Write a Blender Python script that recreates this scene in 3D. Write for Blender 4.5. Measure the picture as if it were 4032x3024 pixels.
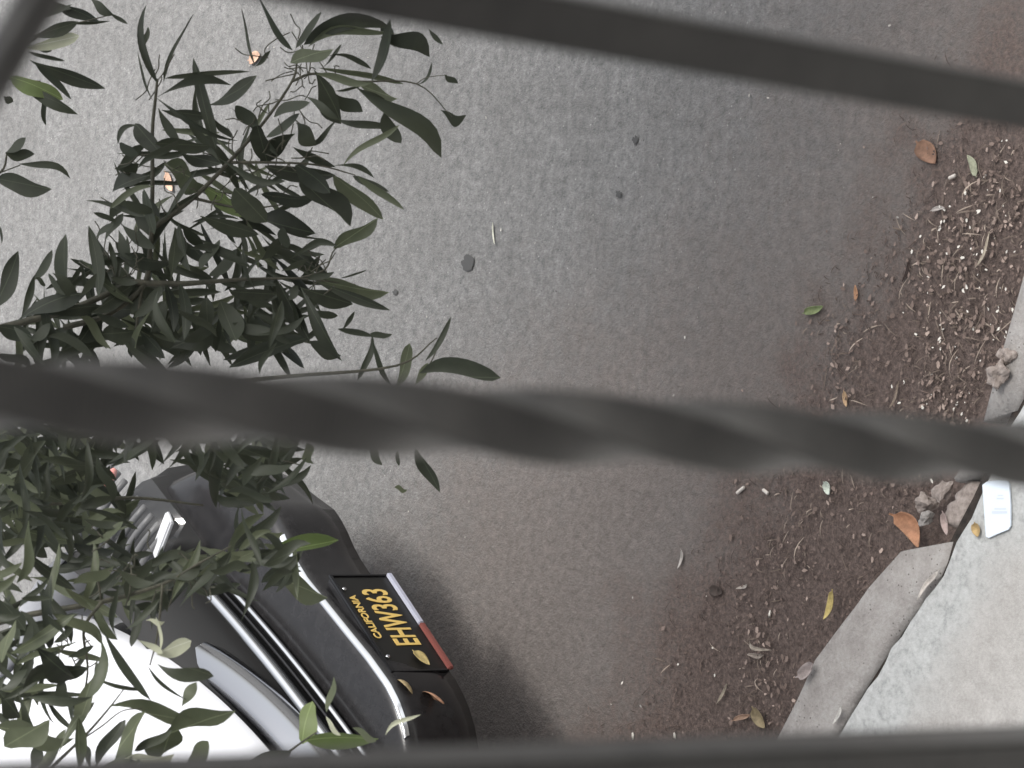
import bpy, bmesh, math, random
import numpy as np
from mathutils import Vector, Matrix
random.seed(7); rng = np.random.default_rng(7)
for o in list(bpy.data.objects): bpy.data.objects.remove(o)
S = bpy.context.scene
COL = S.collection

# ---------------------------------------------------------------- camera, sky, sun, exposure
FPX = 11000.0                                   # focal length in pixels of the 4032 px wide photograph
H = 4.3                                         # camera height above the road
_d = np.array([13500., 950., FPX]); _d /= np.linalg.norm(_d)      # where straight down lies
_U = -_d; _Y = np.array([0, 0, 1.]) - _U*_U[2]; _Y /= np.linalg.norm(_Y); _X = np.cross(_Y, _U)
RW = np.array([_X, _Y, _U])
CAM = np.array([0, 0, H])
cam = bpy.data.cameras.new('camera'); co = bpy.data.objects.new('camera', cam); COL.objects.link(co)
xr = RW @ np.array([1, 0, 0]); yu = RW @ np.array([0, -1, 0]); zb = RW @ np.array([0, 0, -1])
M = Matrix(((xr[0], yu[0], zb[0], 0), (xr[1], yu[1], zb[1], 0), (xr[2], yu[2], zb[2], H), (0, 0, 0, 1)))
co.matrix_world = M
cam.sensor_width = 36; cam.lens = 36*FPX/4032
cam.clip_start = .02; cam.clip_end = 400
cam.dof.use_dof = True; cam.dof.focus_distance = 6.6; cam.dof.aperture_fstop = 17
S.camera = co
SUN_EL, SUN_AZ = math.radians(62), math.radians(-10)     # azimuth of the light's origin, from +X towards +Y
w = bpy.data.worlds.new('World'); S.world = w; w.use_nodes = True
nt = w.node_tree; bg = nt.nodes['Background']
sky = nt.nodes.new('ShaderNodeTexSky'); sky.sky_type = 'NISHITA'; sky.sun_disc = False
sky.sun_elevation = SUN_EL; sky.sun_rotation = math.pi/2 - SUN_AZ
sky.air_density = 1.0; sky.dust_density = 4.0; sky.ozone_density = 1.0
hs = nt.nodes.new('ShaderNodeHueSaturation'); hs.inputs['Saturation'].default_value = .25
nt.links.new(sky.outputs[0], hs.inputs['Color']); nt.links.new(hs.outputs[0], bg.inputs[0])
bg.inputs[1].default_value = .13
sl = bpy.data.lights.new('sun', 'SUN'); sl.energy = 2.6; sl.angle = math.radians(18); sl.color = (1, .97, .93)
so = bpy.data.objects.new('sun', sl); COL.objects.link(so)
sd = Vector((math.cos(SUN_EL)*math.cos(SUN_AZ), math.cos(SUN_EL)*math.sin(SUN_AZ), math.sin(SUN_EL)))
so.rotation_euler = sd.to_track_quat('Z', 'Y').to_euler(); so.location = (0, 0, 20)
S.view_settings.view_transform = 'Standard'; S.view_settings.look = 'None'
S.view_settings.exposure = 0.9; S.view_settings.gamma = 1
S.render.engine = 'CYCLES'
S.cycles.max_bounces = 6; S.cycles.diffuse_bounces = 3; S.cycles.glossy_bounces = 3; S.cycles.transmission_bounces = 3; S.cycles.transparent_max_bounces = 6

# ---------------------------------------------------------------- helpers
def ray(px, py): return RW @ np.array([(px-2016)/FPX, (py-1512)/FPX, 1.])
def at(px, py, z):                              # photo pixel -> point of a level plane
    r = ray(px, py); return Vector(CAM + r*((z-H)/r[2]))
def deep(px, py, t): return Vector(CAM + ray(px, py)*t)
def link(o, parent=None):
    COL.objects.link(o)
    if parent is not None: o.parent = parent
    return o
def mesh(name, vs, fs, mat=None, parent=None, smooth=False):
    me = bpy.data.meshes.new(name); me.from_pydata([tuple(v) for v in vs], [], fs)
    if mat: me.materials.append(mat)
    if smooth: me.polygons.foreach_set('use_smooth', [True]*len(me.polygons))
    me.update(); return link(bpy.data.objects.new(name, me), parent)
def bmobj(name, bm, mat=None, parent=None, smooth=False):
    me = bpy.data.meshes.new(name); bm.to_mesh(me); bm.free()
    if mat: me.materials.append(mat)
    if smooth: me.polygons.foreach_set('use_smooth', [True]*len(me.polygons))
    return link(bpy.data.objects.new(name, me), parent)
def empty(name, loc=(0, 0, 0), rz=0):
    o = bpy.data.objects.new(name, None); o.location = loc; o.rotation_euler = (0, 0, rz); o.empty_display_size = .1
    return link(o)
def tag(o, label=None, cat=None, group=None, kind=None):
    if label: o['label'] = label
    if cat: o['category'] = cat
    if group: o['group'] = group
    if kind: o['kind'] = kind
    return o
def box(name, c, s, mat, parent=None, bev=.003, rot=None):
    bm = bmesh.new(); bmesh.ops.create_cube(bm, size=1)
    bmesh.ops.scale(bm, vec=s, verts=bm.verts)
    if bev: bmesh.ops.bevel(bm, geom=bm.edges[:], offset=bev, segments=2, affect='EDGES')
    if rot: bmesh.ops.rotate(bm, cent=(0, 0, 0), matrix=rot, verts=bm.verts)
    bmesh.ops.translate(bm, vec=c, verts=bm.verts)
    return bmobj(name, bm, mat, parent)
def tube_data(pts, rads, n=7):
    pts = [Vector(p) for p in pts]; vs, fs = [], []
    for i, p in enumerate(pts):
        t = (pts[min(i+1, len(pts)-1)] - pts[max(i-1, 0)]).normalized()
        a = t.cross(Vector((0, 0, 1)) if abs(t.z) < .9 else Vector((1, 0, 0))).normalized(); b = t.cross(a)
        r = rads[i] if hasattr(rads, '__len__') else rads
        for k in range(n):
            q = 2*math.pi*k/n; vs.append(p + a*(r*math.cos(q)) + b*(r*math.sin(q)))
    for i in range(len(pts)-1):
        for k in range(n):
            fs.append((i*n+k, i*n+(k+1) % n, (i+1)*n+(k+1) % n, (i+1)*n+k))
    fs.append(tuple(range(n-1, -1, -1))); fs.append(tuple(range((len(pts)-1)*n, len(pts)*n)))
    return vs, fs
def tube(name, pts, rads, mat, parent=None, n=7):
    v, f = tube_data(pts, rads, n); return mesh(name, v, f, mat, parent, True)
def smooth_path(pts, k=5):
    P = [Vector(p) for p in pts]; P = [P[0]*2-P[1]] + P + [P[-1]*2-P[-2]]; out = []
    for i in range(1, len(P)-2):
        for j in range(k):
            t = j/k; a, b, c, d = P[i-1], P[i], P[i+1], P[i+2]
            out.append(.5*((2*b)+(c-a)*t+(2*a-5*b+4*c-d)*t*t+(3*b-a-3*c+d)*t**3))
    out.append(P[-2]); return out
def grid_faces(nu, nv):
    return [(i*nv+j, (i+1)*nv+j, (i+1)*nv+j+1, i*nv+j+1) for i in range(nu-1) for j in range(nv-1)]

# ---------------------------------------------------------------- materials
class Mat:
    def __init__(s, name, col=(.5, .5, .5), rough=.7, metal=0., **kw):
        s.m = bpy.data.materials.new(name); s.m.use_nodes = True; s.t = s.m.node_tree
        s.b = s.t.nodes['Principled BSDF']
        s.b.inputs['Base Color'].default_value = (*col, 1); s.b.inputs['Roughness'].default_value = rough
        s.b.inputs['Metallic'].default_value = metal
        for k, v in kw.items(): s.b.inputs[k.replace('_', ' ')].default_value = v
    def n(s, typ, **kw):
        nd = s.t.nodes.new(typ)
        for k, v in kw.items():
            if k in [i.name for i in nd.inputs]: nd.inputs[k].default_value = v
            else: setattr(nd, k, v)
        return nd
    def l(s, a, b): s.t.links.new(a, b)
    def coord(s, which='Object'):
        return s.n('ShaderNodeTexCoord').outputs[which]
    def noise(s, scale, detail=4, rough=.55, vec=None):
        nd = s.n('ShaderNodeTexNoise', Scale=scale, Detail=detail, Roughness=rough)
        if vec is not None: s.l(vec, nd.inputs['Vector'])
        return nd.outputs['Fac']
    def ramp(s, fac, stops):
        r = s.n('ShaderNodeValToRGB'); e = r.color_ramp.elements
        while len(e) < len(stops): e.new(.5)
        for el, (p, c) in zip(e, stops): el.position = p; el.color = (*c, 1) if len(c) == 3 else c
        s.l(fac, r.inputs[0]); return r.outputs[0]
    def mix(s, fac, a, b, mode='MIX'):
        nd = s.n('ShaderNodeMix', data_type='RGBA', blend_type=mode)
        for sock, v in ((nd.inputs[0], fac), (nd.inputs[6], a), (nd.inputs[7], b)):
            if hasattr(v, 'is_linked'): s.l(v, sock)
            elif isinstance(v, (int, float)): sock.default_value = v
            else: sock.default_value = (*v, 1)
        return nd.outputs[2]
    def math(s, op, a, b=None, c=None):
        nd = s.n('ShaderNodeMath', operation=op)
        for i, v in enumerate((a, b, c)):
            if v is None: continue
            if hasattr(v, 'is_linked'): s.l(v, nd.inputs[i])
            else: nd.inputs[i].default_value = v
        return nd.outputs[0]
    def bump(s, h, strength=.4, dist=.003):
        nd = s.n('ShaderNodeBump', Strength=strength, Distance=dist)
        s.l(h, nd.inputs['Height']); s.l(nd.outputs[0], s.b.inputs['Normal'])
    def col(s, c): s.l(c, s.b.inputs['Base Color'])
    def rough(s, c): s.l(c, s.b.inputs['Roughness'])
def varied(name, c1, c2, scale, rough=.7, bump=0, metal=0, dist=.002, **kw):
    m = Mat(name, c1, rough, metal, **kw); v = m.coord()
    f = m.noise(scale, 6, .6, v); m.col(m.ramp(f, [(.3, c1), (.7, c2)]))
    if bump: m.bump(m.noise(scale*3, 5, .6, v), bump, dist)
    return m.m

KDIR = Vector((-.864, .504, 0)); KN = Vector((-.504, -.864, 0))        # along the kerb, and from road to pavement
K0 = Vector((-.70, 4.19, 0))
def dist_node(m):                                # signed metres from kerb line towards the road
    v = m.coord(); sep = m.n('ShaderNodeVectorMath', operation='DOT_PRODUCT'); m.l(v, sep.inputs[0])
    sep.inputs[1].default_value = tuple(-KN)
    return m.math('SUBTRACT', sep.outputs['Value'], float(-KN.dot(K0))), v
def mat_road():
    m = Mat('aged_asphalt', (.16, .16, .16), .85); d, v = dist_node(m)
    grain = m.noise(115, 4, .75, v); mid = m.noise(38, 4, .6, v); big = m.noise(3.4, 6, .68, v)
    c = m.ramp(grain, [(.30, (.09, .09, .091)), (.5, (.19, .19, .188)), (.70, (.33, .327, .32))])
    c = m.mix(.55, c, m.ramp(mid, [(.32, (.10, .10, .10)), (.68, (.29, .288, .282))]))
    vo = m.n('ShaderNodeTexVoronoi', Scale=70.0); m.l(v, vo.inputs['Vector'])
    spots = m.ramp(vo.outputs['Distance'], [(.10, (1, 1, 1)), (.20, (0, 0, 0))])
    vc = m.n('ShaderNodeSeparateColor'); m.l(vo.outputs['Color'], vc.inputs[0])
    sel = m.math('GREATER_THAN', vc.outputs[0], .86); sel2 = m.math('LESS_THAN', vc.outputs[0], .10)
    c = m.mix(m.math('MULTIPLY', spots, m.math('MULTIPLY', sel, .7)), c, (.46, .45, .43))
    c = m.mix(m.math('MULTIPLY', spots, m.math('MULTIPLY', sel2, .7)), c, (.05, .05, .05))
    c = m.mix(m.math('MULTIPLY', m.ramp(big, [(.38, (0, 0, 0)), (.68, (1, 1, 1))]), .5), c, (.125, .122, .118))
    c = m.mix(m.math('MULTIPLY', m.ramp(m.noise(13, 5, .7, v), [(.58, (0, 0, 0)), (.72, (1, 1, 1))]), .4), c, (.09, .088, .086))
    # brown dirt washed into the gutter: a ragged band along the kerb
    n1 = m.noise(5, 5, .65, v); n2 = m.noise(45, 4, .7, v)
    al = m.n('ShaderNodeVectorMath', operation='DOT_PRODUCT'); m.l(v, al.inputs[0]); al.inputs[1].default_value = tuple(KDIR)
    along = m.n('ShaderNodeMapRange', interpolation_type='SMOOTHSTEP'); m.l(al.outputs['Value'], along.inputs[0])
    along.inputs[1].default_value = 1.75; along.inputs[2].default_value = 3.0; along.inputs[3].default_value = 0; along.inputs[4].default_value = .55
    e = m.math('SUBTRACT', d, m.math('MULTIPLY', m.math('SUBTRACT', n1, .5), .6))
    e = m.math('SUBTRACT', e, m.math('MULTIPLY', m.math('SUBTRACT', n2, .5), .35))
    heavy = m.n('ShaderNodeMapRange', interpolation_type='SMOOTHSTEP'); m.l(m.math('SUBTRACT', e, m.math('MULTIPLY', along.outputs[0], .2)), heavy.inputs[0])
    heavy.inputs[1].default_value = .26; heavy.inputs[2].default_value = .62
    heavy.inputs[3].default_value = .9; heavy.inputs[4].default_value = 0
    light = m.n('ShaderNodeMapRange', interpolation_type='SMOOTHSTEP'); m.l(m.math('SUBTRACT', e, along.outputs[0]), light.inputs[0])
    light.inputs[1].default_value = .4; light.inputs[2].default_value = 1.3
    light.inputs[3].default_value = .75; light.inputs[4].default_value = 0
    c = m.mix(light.outputs[0], c, m.ramp(n2, [(.3, (.125, .104, .092)), (.7, (.235, .20, .18))]))
    c = m.mix(heavy.outputs[0], c, m.ramp(m.noise(90, 4, .7, v), [(.3, (.062, .044, .037)), (.55, (.145, .104, .088)), (.8, (.27, .20, .172))]))
    m.col(c)
    h = m.math('ADD', m.math('MULTIPLY', grain, 1.0), m.math('MULTIPLY', mid, .8))
    m.bump(h, .9, .008); return m.m
def mat_pave():
    m = Mat('pale_concrete', (.5, .5, .5), .8); d, v = dist_node(m)
    f = m.noise(30, 6, .65, v); g = m.noise(170, 3, .7, v)
    c = m.ramp(f, [(.3, (.33, .315, .295)), (.7, (.47, .455, .435))])
    c = m.mix(.35, c, m.ramp(g, [(.3, (.26, .25, .235)), (.7, (.52, .51, .49))]))
    # bleached, pitted strip beside the joint
    e = m.math('ADD', d, m.math('MULTIPLY', m.math('SUBTRACT', m.noise(7, 4, .6, v), .5), .2))
    b = m.n('ShaderNodeMapRange', interpolation_type='SMOOTHSTEP'); m.l(e, b.inputs[0])
    b.inputs[1].default_value = -.36; b.inputs[2].default_value = -.24; b.inputs[3].default_value = 0; b.inputs[4].default_value = .85
    pit = m.ramp(m.noise(55, 5, .75, v), [(.34, (.30, .31, .305)), (.48, (.44, .45, .44)), (.7, (.56, .575, .565))])
    c = m.mix(b.outputs[0], c, pit); m.col(c)
    m.bump(m.math('ADD', m.math('MULTIPLY', f, .5), g), .5, .003); return m.m
def mat_kerb():
    m = Mat('worn_kerb_concrete', (.3, .28, .26), .85); v = m.coord()
    f = m.noise(16, 6, .65, v); g = m.noise(120, 3, .7, v)
    c = m.ramp(f, [(.28, (.22, .20, .185)), (.5, (.33, .31, .29)), (.75, (.43, .415, .395))])
    c = m.mix(.3, c, m.ramp(g, [(.3, (.21, .19, .18)), (.7, (.46, .44, .42))]))
    pv = m.n('ShaderNodeTexVoronoi', Scale=95.0); m.l(v, pv.inputs['Vector'])
    c = m.mix(m.math('MULTIPLY', m.ramp(pv.outputs['Distance'], [(.12, (1, 1, 1)), (.22, (0, 0, 0))]), m.math('GREATER_THAN', m.noise(20, 2, .5, v), .56)), c, (.12, .105, .095))
    m.col(c); m.bump(m.math('ADD', f, g), .7, .004); return m.m

M_ROAD, M_PAVE, M_KERB = mat_road(), mat_pave(), mat_kerb()
M_EARTH = varied('joint_soil', (.012, .010, .009), (.05, .038, .03), 60, .95, .6)
M_ROCK = varied('broken_concrete', (.20, .165, .145), (.40, .345, .31), 90, .85, .6)
M_IRON = varied('black_iron_paint', (.026, .026, .0265), (.048, .047, .046), 60, .4, .15)
M_WALL = varied('stucco', (.42, .40, .37), (.52, .50, .46), 25, .9, .3)
M_SLAB = varied('balcony_concrete', (.30, .29, .28), (.38, .37, .35), 20, .85, .2)
M_BARK = varied('grey_brown_bark', (.045, .038, .03), (.12, .10, .085), 30, .9, .6, dist=.01)
M_TWIG = varied('olive_twig_bark', (.035, .036, .024), (.085, .08, .055), 80, .75)
def leafmat(name, c1, c2, trans, rough=.5):
    m = Mat(name, c1, rough); v = m.coord()
    oi = m.n('ShaderNodeObjectInfo').outputs['Random']
    f = m.noise(5, 3, .5, v); c = m.ramp(m.math('ADD', m.math('MULTIPLY', f, .5), m.math('MULTIPLY', oi, .5)), [(.25, c1), (.75, c2)])
    # paler midrib
    sx = m.n('ShaderNodeSeparateXYZ'); m.l(v, sx.inputs[0])
    rib = m.math('LESS_THAN', m.math('ABSOLUTE', sx.outputs[1]), .004)
    c = m.mix(m.math('MULTIPLY', rib, .35), c, tuple(min(1, x*2.6) for x in c2)); m.col(c)
    m.b.inputs['Specular IOR Level'].default_value = .35
    tr = m.n('ShaderNodeBsdfTranslucent'); m.l(c, tr.inputs[0]); mx = m.n('ShaderNodeMixShader'); mx.inputs[0].default_value = trans
    m.l(m.b.outputs[0], mx.inputs[1]); m.l(tr.outputs[0], mx.inputs[2])
    m.l(mx.outputs[0], m.t.nodes['Material Output'].inputs[0]); return m.m
M_LEAF = [leafmat('dark_leaf', (.022, .027, .017), (.046, .054, .034), .12),  # dark tone of the foliage, also for leaves traced in shade
          leafmat('lit_leaf', (.065, .078, .045), (.115, .13, .078), .2),  # same foliage where it catches the light: brightness put into the colour
          leafmat('yellow_green_leaf', (.12, .17, .055), (.19, .24, .10), .3),
          leafmat('pale_leaf', (.36, .38, .26), (.52, .53, .40), .3)]
M_PAINT = Mat('white_car_paint', (.70, .71, .74), .25, 0, Coat_Weight=.6, Coat_Roughness=.05).m
M_BLACK = varied('black_bumper_plastic', (.014, .0135, .014), (.026, .025, .026), 40, .2)
M_GLOSSB = Mat('gloss_black_trim', (.012, .012, .013), .14).m
M_CHROME = Mat('chrome', (.64, .65, .66), .16, 1.0).m
M_SATIN = Mat('smoked_chrome', (.42, .425, .44), .14, 1.0).m
M_DARK = Mat('dark_cavity', (.008, .008, .008), .7).m
M_GLASS = Mat('car_glass', (.012, .014, .015), .05).m
M_TYRE = varied('tyre_rubber', (.012, .012, .012), (.025, .025, .025), 40, .8)
M_PLATE = Mat('black_plate', (.010, .010, .009), .4).m
M_YEL = Mat('yellow_plate_lettering', (.80, .56, .17), .5).m
M_STW = Mat('white_frame_print', (.50, .51, .60), .45).m
M_STR = Mat('red_frame_print', (.24, .075, .062), .5).m
M_BULB = Mat('amber_pink_bulb', (.62, .27, .24), .2).m
M_REFL = Mat('silver_reflector', (.62, .63, .65), .35).m
M_RIB = Mat('grey_headlamp_ribs', (.10, .10, .10), .45).m

# ---------------------------------------------------------------- ground: road, pavement, kerb
def px2(l, z): return [at(x*1.8228, y*1.8228, z) for x, y in l]
outer = px2([(1600, 1710), (1665, 1600), (1735, 1450), (1812, 1330), (1900, 1220), (1965, 1140), (2050, 1040), (2112, 910), (2148, 780), (2188, 640), (2212, 560)], .12)
crack = px2([(1740, 1710), (1800, 1600), (1870, 1480), (1960, 1340), (2030, 1240), (2060, 1170), (2105, 1085), (2180, 920), (2250, 780)], .12)
def extend(pl, far=14):
    a = pl[0] + (KDIR*far); b = pl[-1] - (Vector((-.93, .36, 0))*far)
    return [a] + pl + [b]
def resample(pl, step):
    out = []
    for a, b in zip(pl[:-1], pl[1:]):
        n = max(1, int((b-a).length/step)) if (b-a).length < 2 else 40
        out += [a.lerp(b, i/n) for i in range(n)]
    return out + [pl[-1]]
def ragged(pl, amp):
    return [p + Vector((rng.normal()*amp, rng.normal()*amp, 0)) for p in pl]
oe = resample(extend(outer), .03); ce = resample(extend(crack), .03)
bm = bmesh.new(); bmesh.ops.create_grid(bm, x_segments=1, y_segments=1, size=70)
tag(bmobj('road', bm, M_ROAD), 'grey weathered asphalt road with brown dirt along the kerb', 'road', kind='structure')
# pavement slab: joint edge to the house
edge = ragged(ce, .0022)
top = [Vector((p.x, p.y, .118 + rng.normal()*.0006)) + KN*.007 for p in edge]
ins = [p + KN*.012 + Vector((0, 0, .003)) for p in top]
vs = top + ins + [Vector((p.x, p.y, -.08)) for p in top]; n = len(top)
fs = [(i, i+1, n+i+1, n+i) for i in range(n-1)] + [(i+1, i, 2*n+i, 2*n+i+1) for i in range(n-1)]
vs += [p + KN*30 for p in ins]; fs += [(n+i, n+i+1, 3*n+i+1, 3*n+i) for i in range(n-1)]
tag(mesh('pavement', vs, fs, M_PAVE), 'pale concrete pavement behind the kerb joint', 'pavement', kind='structure')
# soil in the joint
ja = [Vector((p.x, p.y, .104)) - KN*.02 for p in ce]; jb = [Vector((p.x, p.y, .106)) + KN*.02 for p in ce]; n = len(ja)
tag(mesh('joint_soil', ja+jb, [(i, i+1, n+i+1, n+i) for i in range(n-1)], M_EARTH), 'dark soil showing in the open joint behind the kerb', 'soil', kind='structure')
# kerb: separate concrete pieces
kerb = empty('kerb', (0, 0, 0)); tag(kerb, 'worn concrete kerb broken into pieces beside the gutter', 'kerb', kind='structure')
def nearest(pl, p): return min(range(len(pl)), key=lambda i: (pl[i]-p).length)
def kerb_piece(o_pts, c_pts, ztop, drop=0.0, mat=M_KERB):
    m_ = 9; N = max(14, int(sum((b-a).length for a, b in zip(o_pts[:-1], o_pts[1:]))/.03)); N = min(N, 140)
    def rs(pl):
        L = [0]
        for a, b in zip(pl[:-1], pl[1:]): L.append(L[-1]+(b-a).length)
        t = np.linspace(0, L[-1], N)
        return [Vector((np.interp(x, L, [p.x for p in pl]), np.interp(x, L, [p.y for p in pl]), 0)) for x in t]
    A, B = rs(o_pts), rs(c_pts); vs = []
    for i in range(N):
        a, b = A[i], B[i]
        e1, e2 = rng.normal()*.0042, rng.normal()*.0035
        endt = 0
        for j in range(m_):
            f = j/(m_-1); p = a.lerp(b, f)
            z = ztop + rng.normal()*.0008
            if j == 0: z -= .022 + abs(rng.normal())*.004; p = p + (b-a).normalized()*(-.006+e1)
            if j == 1: z -= .006; p = p + (b-a).normalized()*(-.010+e1)
            if j == m_-1: z -= .008; p = p + (b-a).normalized()*(e2-.002)
            if i in (0, N-1): z -= .010
            vs.append(Vector((p.x, p.y, z - drop*i/(N-1))))
    fs = grid_faces(N, m_); base = len(vs)
    ring = [i*m_ for i in range(N)] + [(N-1)*m_+j for j in range(1, m_)] + [i*m_+m_-1 for i in range(N-2, -1, -1)] + [j for j in range(m_-2, 0, -1)]
    for k in ring: vs.append(Vector((vs[k].x, vs[k].y, -.04)))
    r = len(ring)
    fs += [(ring[k], base+k, base+(k+1) % r, ring[(k+1) % r]) for k in range(r)]
    o = mesh('kerb_stone', vs, [tuple(reversed(f)) for f in fs], mat, kerb, True)
    me = o.data; bm = bmesh.new(); bm.from_mesh(me); bmesh.ops.recalc_face_normals(bm, faces=bm.faces); bm.to_mesh(me); bm.free()
    return o
def span(pl, a, b): return [p for p in pl[a:b+1]]
i1, j1 = nearest(oe, at(3500, 2120, .12)), nearest(ce, at(3722, 2140, .12))
i2, j2 = nearest(oe, at(3790, 1905, .12)), nearest(ce, at(3890, 1895, .12))
i3, j3 = nearest(oe, at(3830, 1700, .12)), nearest(ce, at(3975, 1690, .12))
cin = [p - KN*.003 for p in ce]
kerb_piece(oe[:i1+1], cin[:j1+1], .119)
mid_o = [at(3690, 2060, .1), at(3745, 1960, .1), at(3790, 1890, .1)]; mid_c = [at(3775, 2085, .1), at(3830, 1990, .1), at(3868, 1900, .1)]
kerb_piece(mid_o, mid_c, .098, .006, M_ROCK)
kerb_piece(oe[i2:i3+1], cin[j2:j3+1], .116)
kerb_piece(oe[i3+1:], cin[j3+1:], .118)

# ---------------------------------------------------------------- house and balcony the view is taken from
house = empty('house', (0, -.75, 0)); tag(house, 'stuccoed house wall behind the iron railing', 'house')
box('wall', (0, -.15, 3.4), (12, .3, 6.8), M_WALL, house, .01)
box('balcony_floor', (0, .755, 2.93), (5, 1.3, .16), M_SLAB, house, .01)
rail = empty('railing', (0, .6, 3.0)); tag(rail, 'black wrought iron balcony railing with twisted and plain bars, close to the camera', 'railing')
ZB, ZT = .06, 1.12
def plain_bar(x, name='plain_baluster', s=.0148):
    return box(name, (x, 0, (ZB+ZT)/2), (s, s, ZT-ZB), M_IRON, rail, .0012, Matrix.Rotation(math.radians(-16), 3, 'Z'))
def twisted_bar(x):
    s = .016/2; N = 480; vs, fs = [], []; c = .0008
    prof = [(s, -s+c), (s, s-c), (s-c, s), (-s+c, s), (-s, s-c), (-s, -s+c), (-s+c, -s), (s-c, -s)]; k = len(prof)
    for i in range(N+1):
        z = ZB+(ZT-ZB)*i/N; a = z/.27*2*math.pi + 1.2
        vs += [Vector((x+px*math.cos(a)-py*math.sin(a), px*math.sin(a)+py*math.cos(a), z)) for px, py in prof]
    for i in range(N):
        fs += [(i*k+j, i*k+(j+1) % k, (i+1)*k+(j+1) % k, (i+1)*k+j) for j in range(k)]
    return mesh('twisted_baluster', vs, fs, M_IRON, rail, False)
SP = .1065
for k in range(-10, 11):
    x = -.0112 + k*SP + (.0065 if k == 1 else 0) + (.0085 if k == -1 else 0)
    (twisted_bar if k % 2 == 0 else plain_bar)(x)
box('top_rail', (0, 0, 1.135), (2.6, .045, .03), M_IRON, rail, .004)
box('bottom_rail', (0, 0, .05), (2.6, .03, .022), M_IRON, rail, .003)
for sx in (-1, 1): box('end_post', (sx*1.28, 0, .6), (.04, .04, 1.2), M_IRON, rail, .003)
def scroll(mx):
    pts = smooth_path([(mx(x), 0, z) for x, z in ((.100, .958), (.084, .968), (.056, .984), (.034, 1.005), (.022, 1.035), (.032, 1.06), (.054, 1.06), (.064, 1.042), (.055, 1.028))], 5)
    tube('scroll', pts, .0058, M_IRON, rail, 8)
for k in (0, 1, 2, -2): scroll(lambda x, k=k: x + k*2*SP)

# ---------------------------------------------------------------- white car parked by the kerb
CA = math.radians(61)
O = (at(1520, 2243, .5)+at(1772, 2622, .5))/2
CS = (H-.35)/(H-.5); GW = H-H/CS                 # the car's front is low: plate 0.35 m above the road; GW = road level in car units
_cp = Vector(CAM) + (Vector((O.x, O.y, 0))-Vector(CAM))*CS
car = empty('white_car', _cp, CA); car.scale = (CS, CS, CS)
tag(car, 'white car with black front bumper, chrome grille bars and black licence plate', 'car')
US = np.linspace(-.86, .86, 47)
UC = 0.0                                        # car's centre line beside the plate
def sweep(name, prof, plan, mat, parent=car, us=US, smooth=True, thick=None):
    vs = []
    for u in us:
        off = plan(u)
        for v, w_ in prof: vs.append((u, v+off, w_))
    fs = [tuple(reversed(f)) for f in grid_faces(len(us), len(prof))]
    o = mesh(name, vs, fs, mat, parent, smooth)
    if thick:
        md = o.modifiers.new('s', 'SOLIDIFY'); md.thickness = thick; md.offset = 1
    return o
def plan_b(u): return float(np.interp(u, [-.86, -.7, -.5, -.34, -.29, -.24, -.19, -.1, 0, .2, .24, .28, .33, .37, .41, .49, .61, .70, .80, .86], [.55, .38, .25, .11, .07, .048, .036, .030, .03, .028, .022, .018, .0, -.01, -.015, .0, .02, .06, .16, .30]))
def plan_g(u): return .10*(u-UC)**2 + max(0, abs(u-UC)-.72)**2*5
def plan_h(u): return .30*max(0, u+.25)**2 + .15*max(0, -.25-u)**2 + max(0, abs(u-UC)-.70)**2*5
bump_prof = [(.24, .60), (.10, .53), (.02, .490), (.0, .495), (-.002, .55), (-.003, .61), (-.003, .650), (.002, .668), (.012, .680), (.03, .687), (.06, .690), (.11, .694), (.165, .698), (.215, .702)]
sweep('bumper', bump_prof, plan_b, M_BLACK)
sweep('bumper_trim', [(.0025, .6745), (.005, .6795), (.0085, .6832), (.0125, .6853), (.0145, .6845)], plan_b, M_CHROME, us=np.linspace(-.31, .33, 40))
g_prof = [(.20, .62), (.205, .70), (.24, .80), (.285, .885), (.33, .90)]
sweep('grille_recess', g_prof, plan_g, M_DARK)
def grille_bar(v, w_, r, mat, name='grille_bar', us=np.linspace(-.68, .46, 40), flat=1.0):
    prof = [(v+r*math.cos(a), w_+r*flat*math.sin(a)) for a in np.linspace(0, 2*math.pi, 11)]
    sweep(name, prof, plan_g, mat, us=us)
grille_bar(.178, .718, .0075, M_CHROME)
grille_bar(.190, .775, .012, M_CHROME)
for k in range(3): grille_bar(.195+.004*k, .725+.022*k, .005, M_GLOSSB, 'grille_slat')
# smoked chrome header between grille and bonnet
sweep('grille_header', [(.190, .785), (.178, .802), (.178, .822), (.192, .846), (.214, .864), (.234, .874), (.25, .86)], plan_h, M_SATIN, us=np.linspace(-.80, .46, 42))
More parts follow.
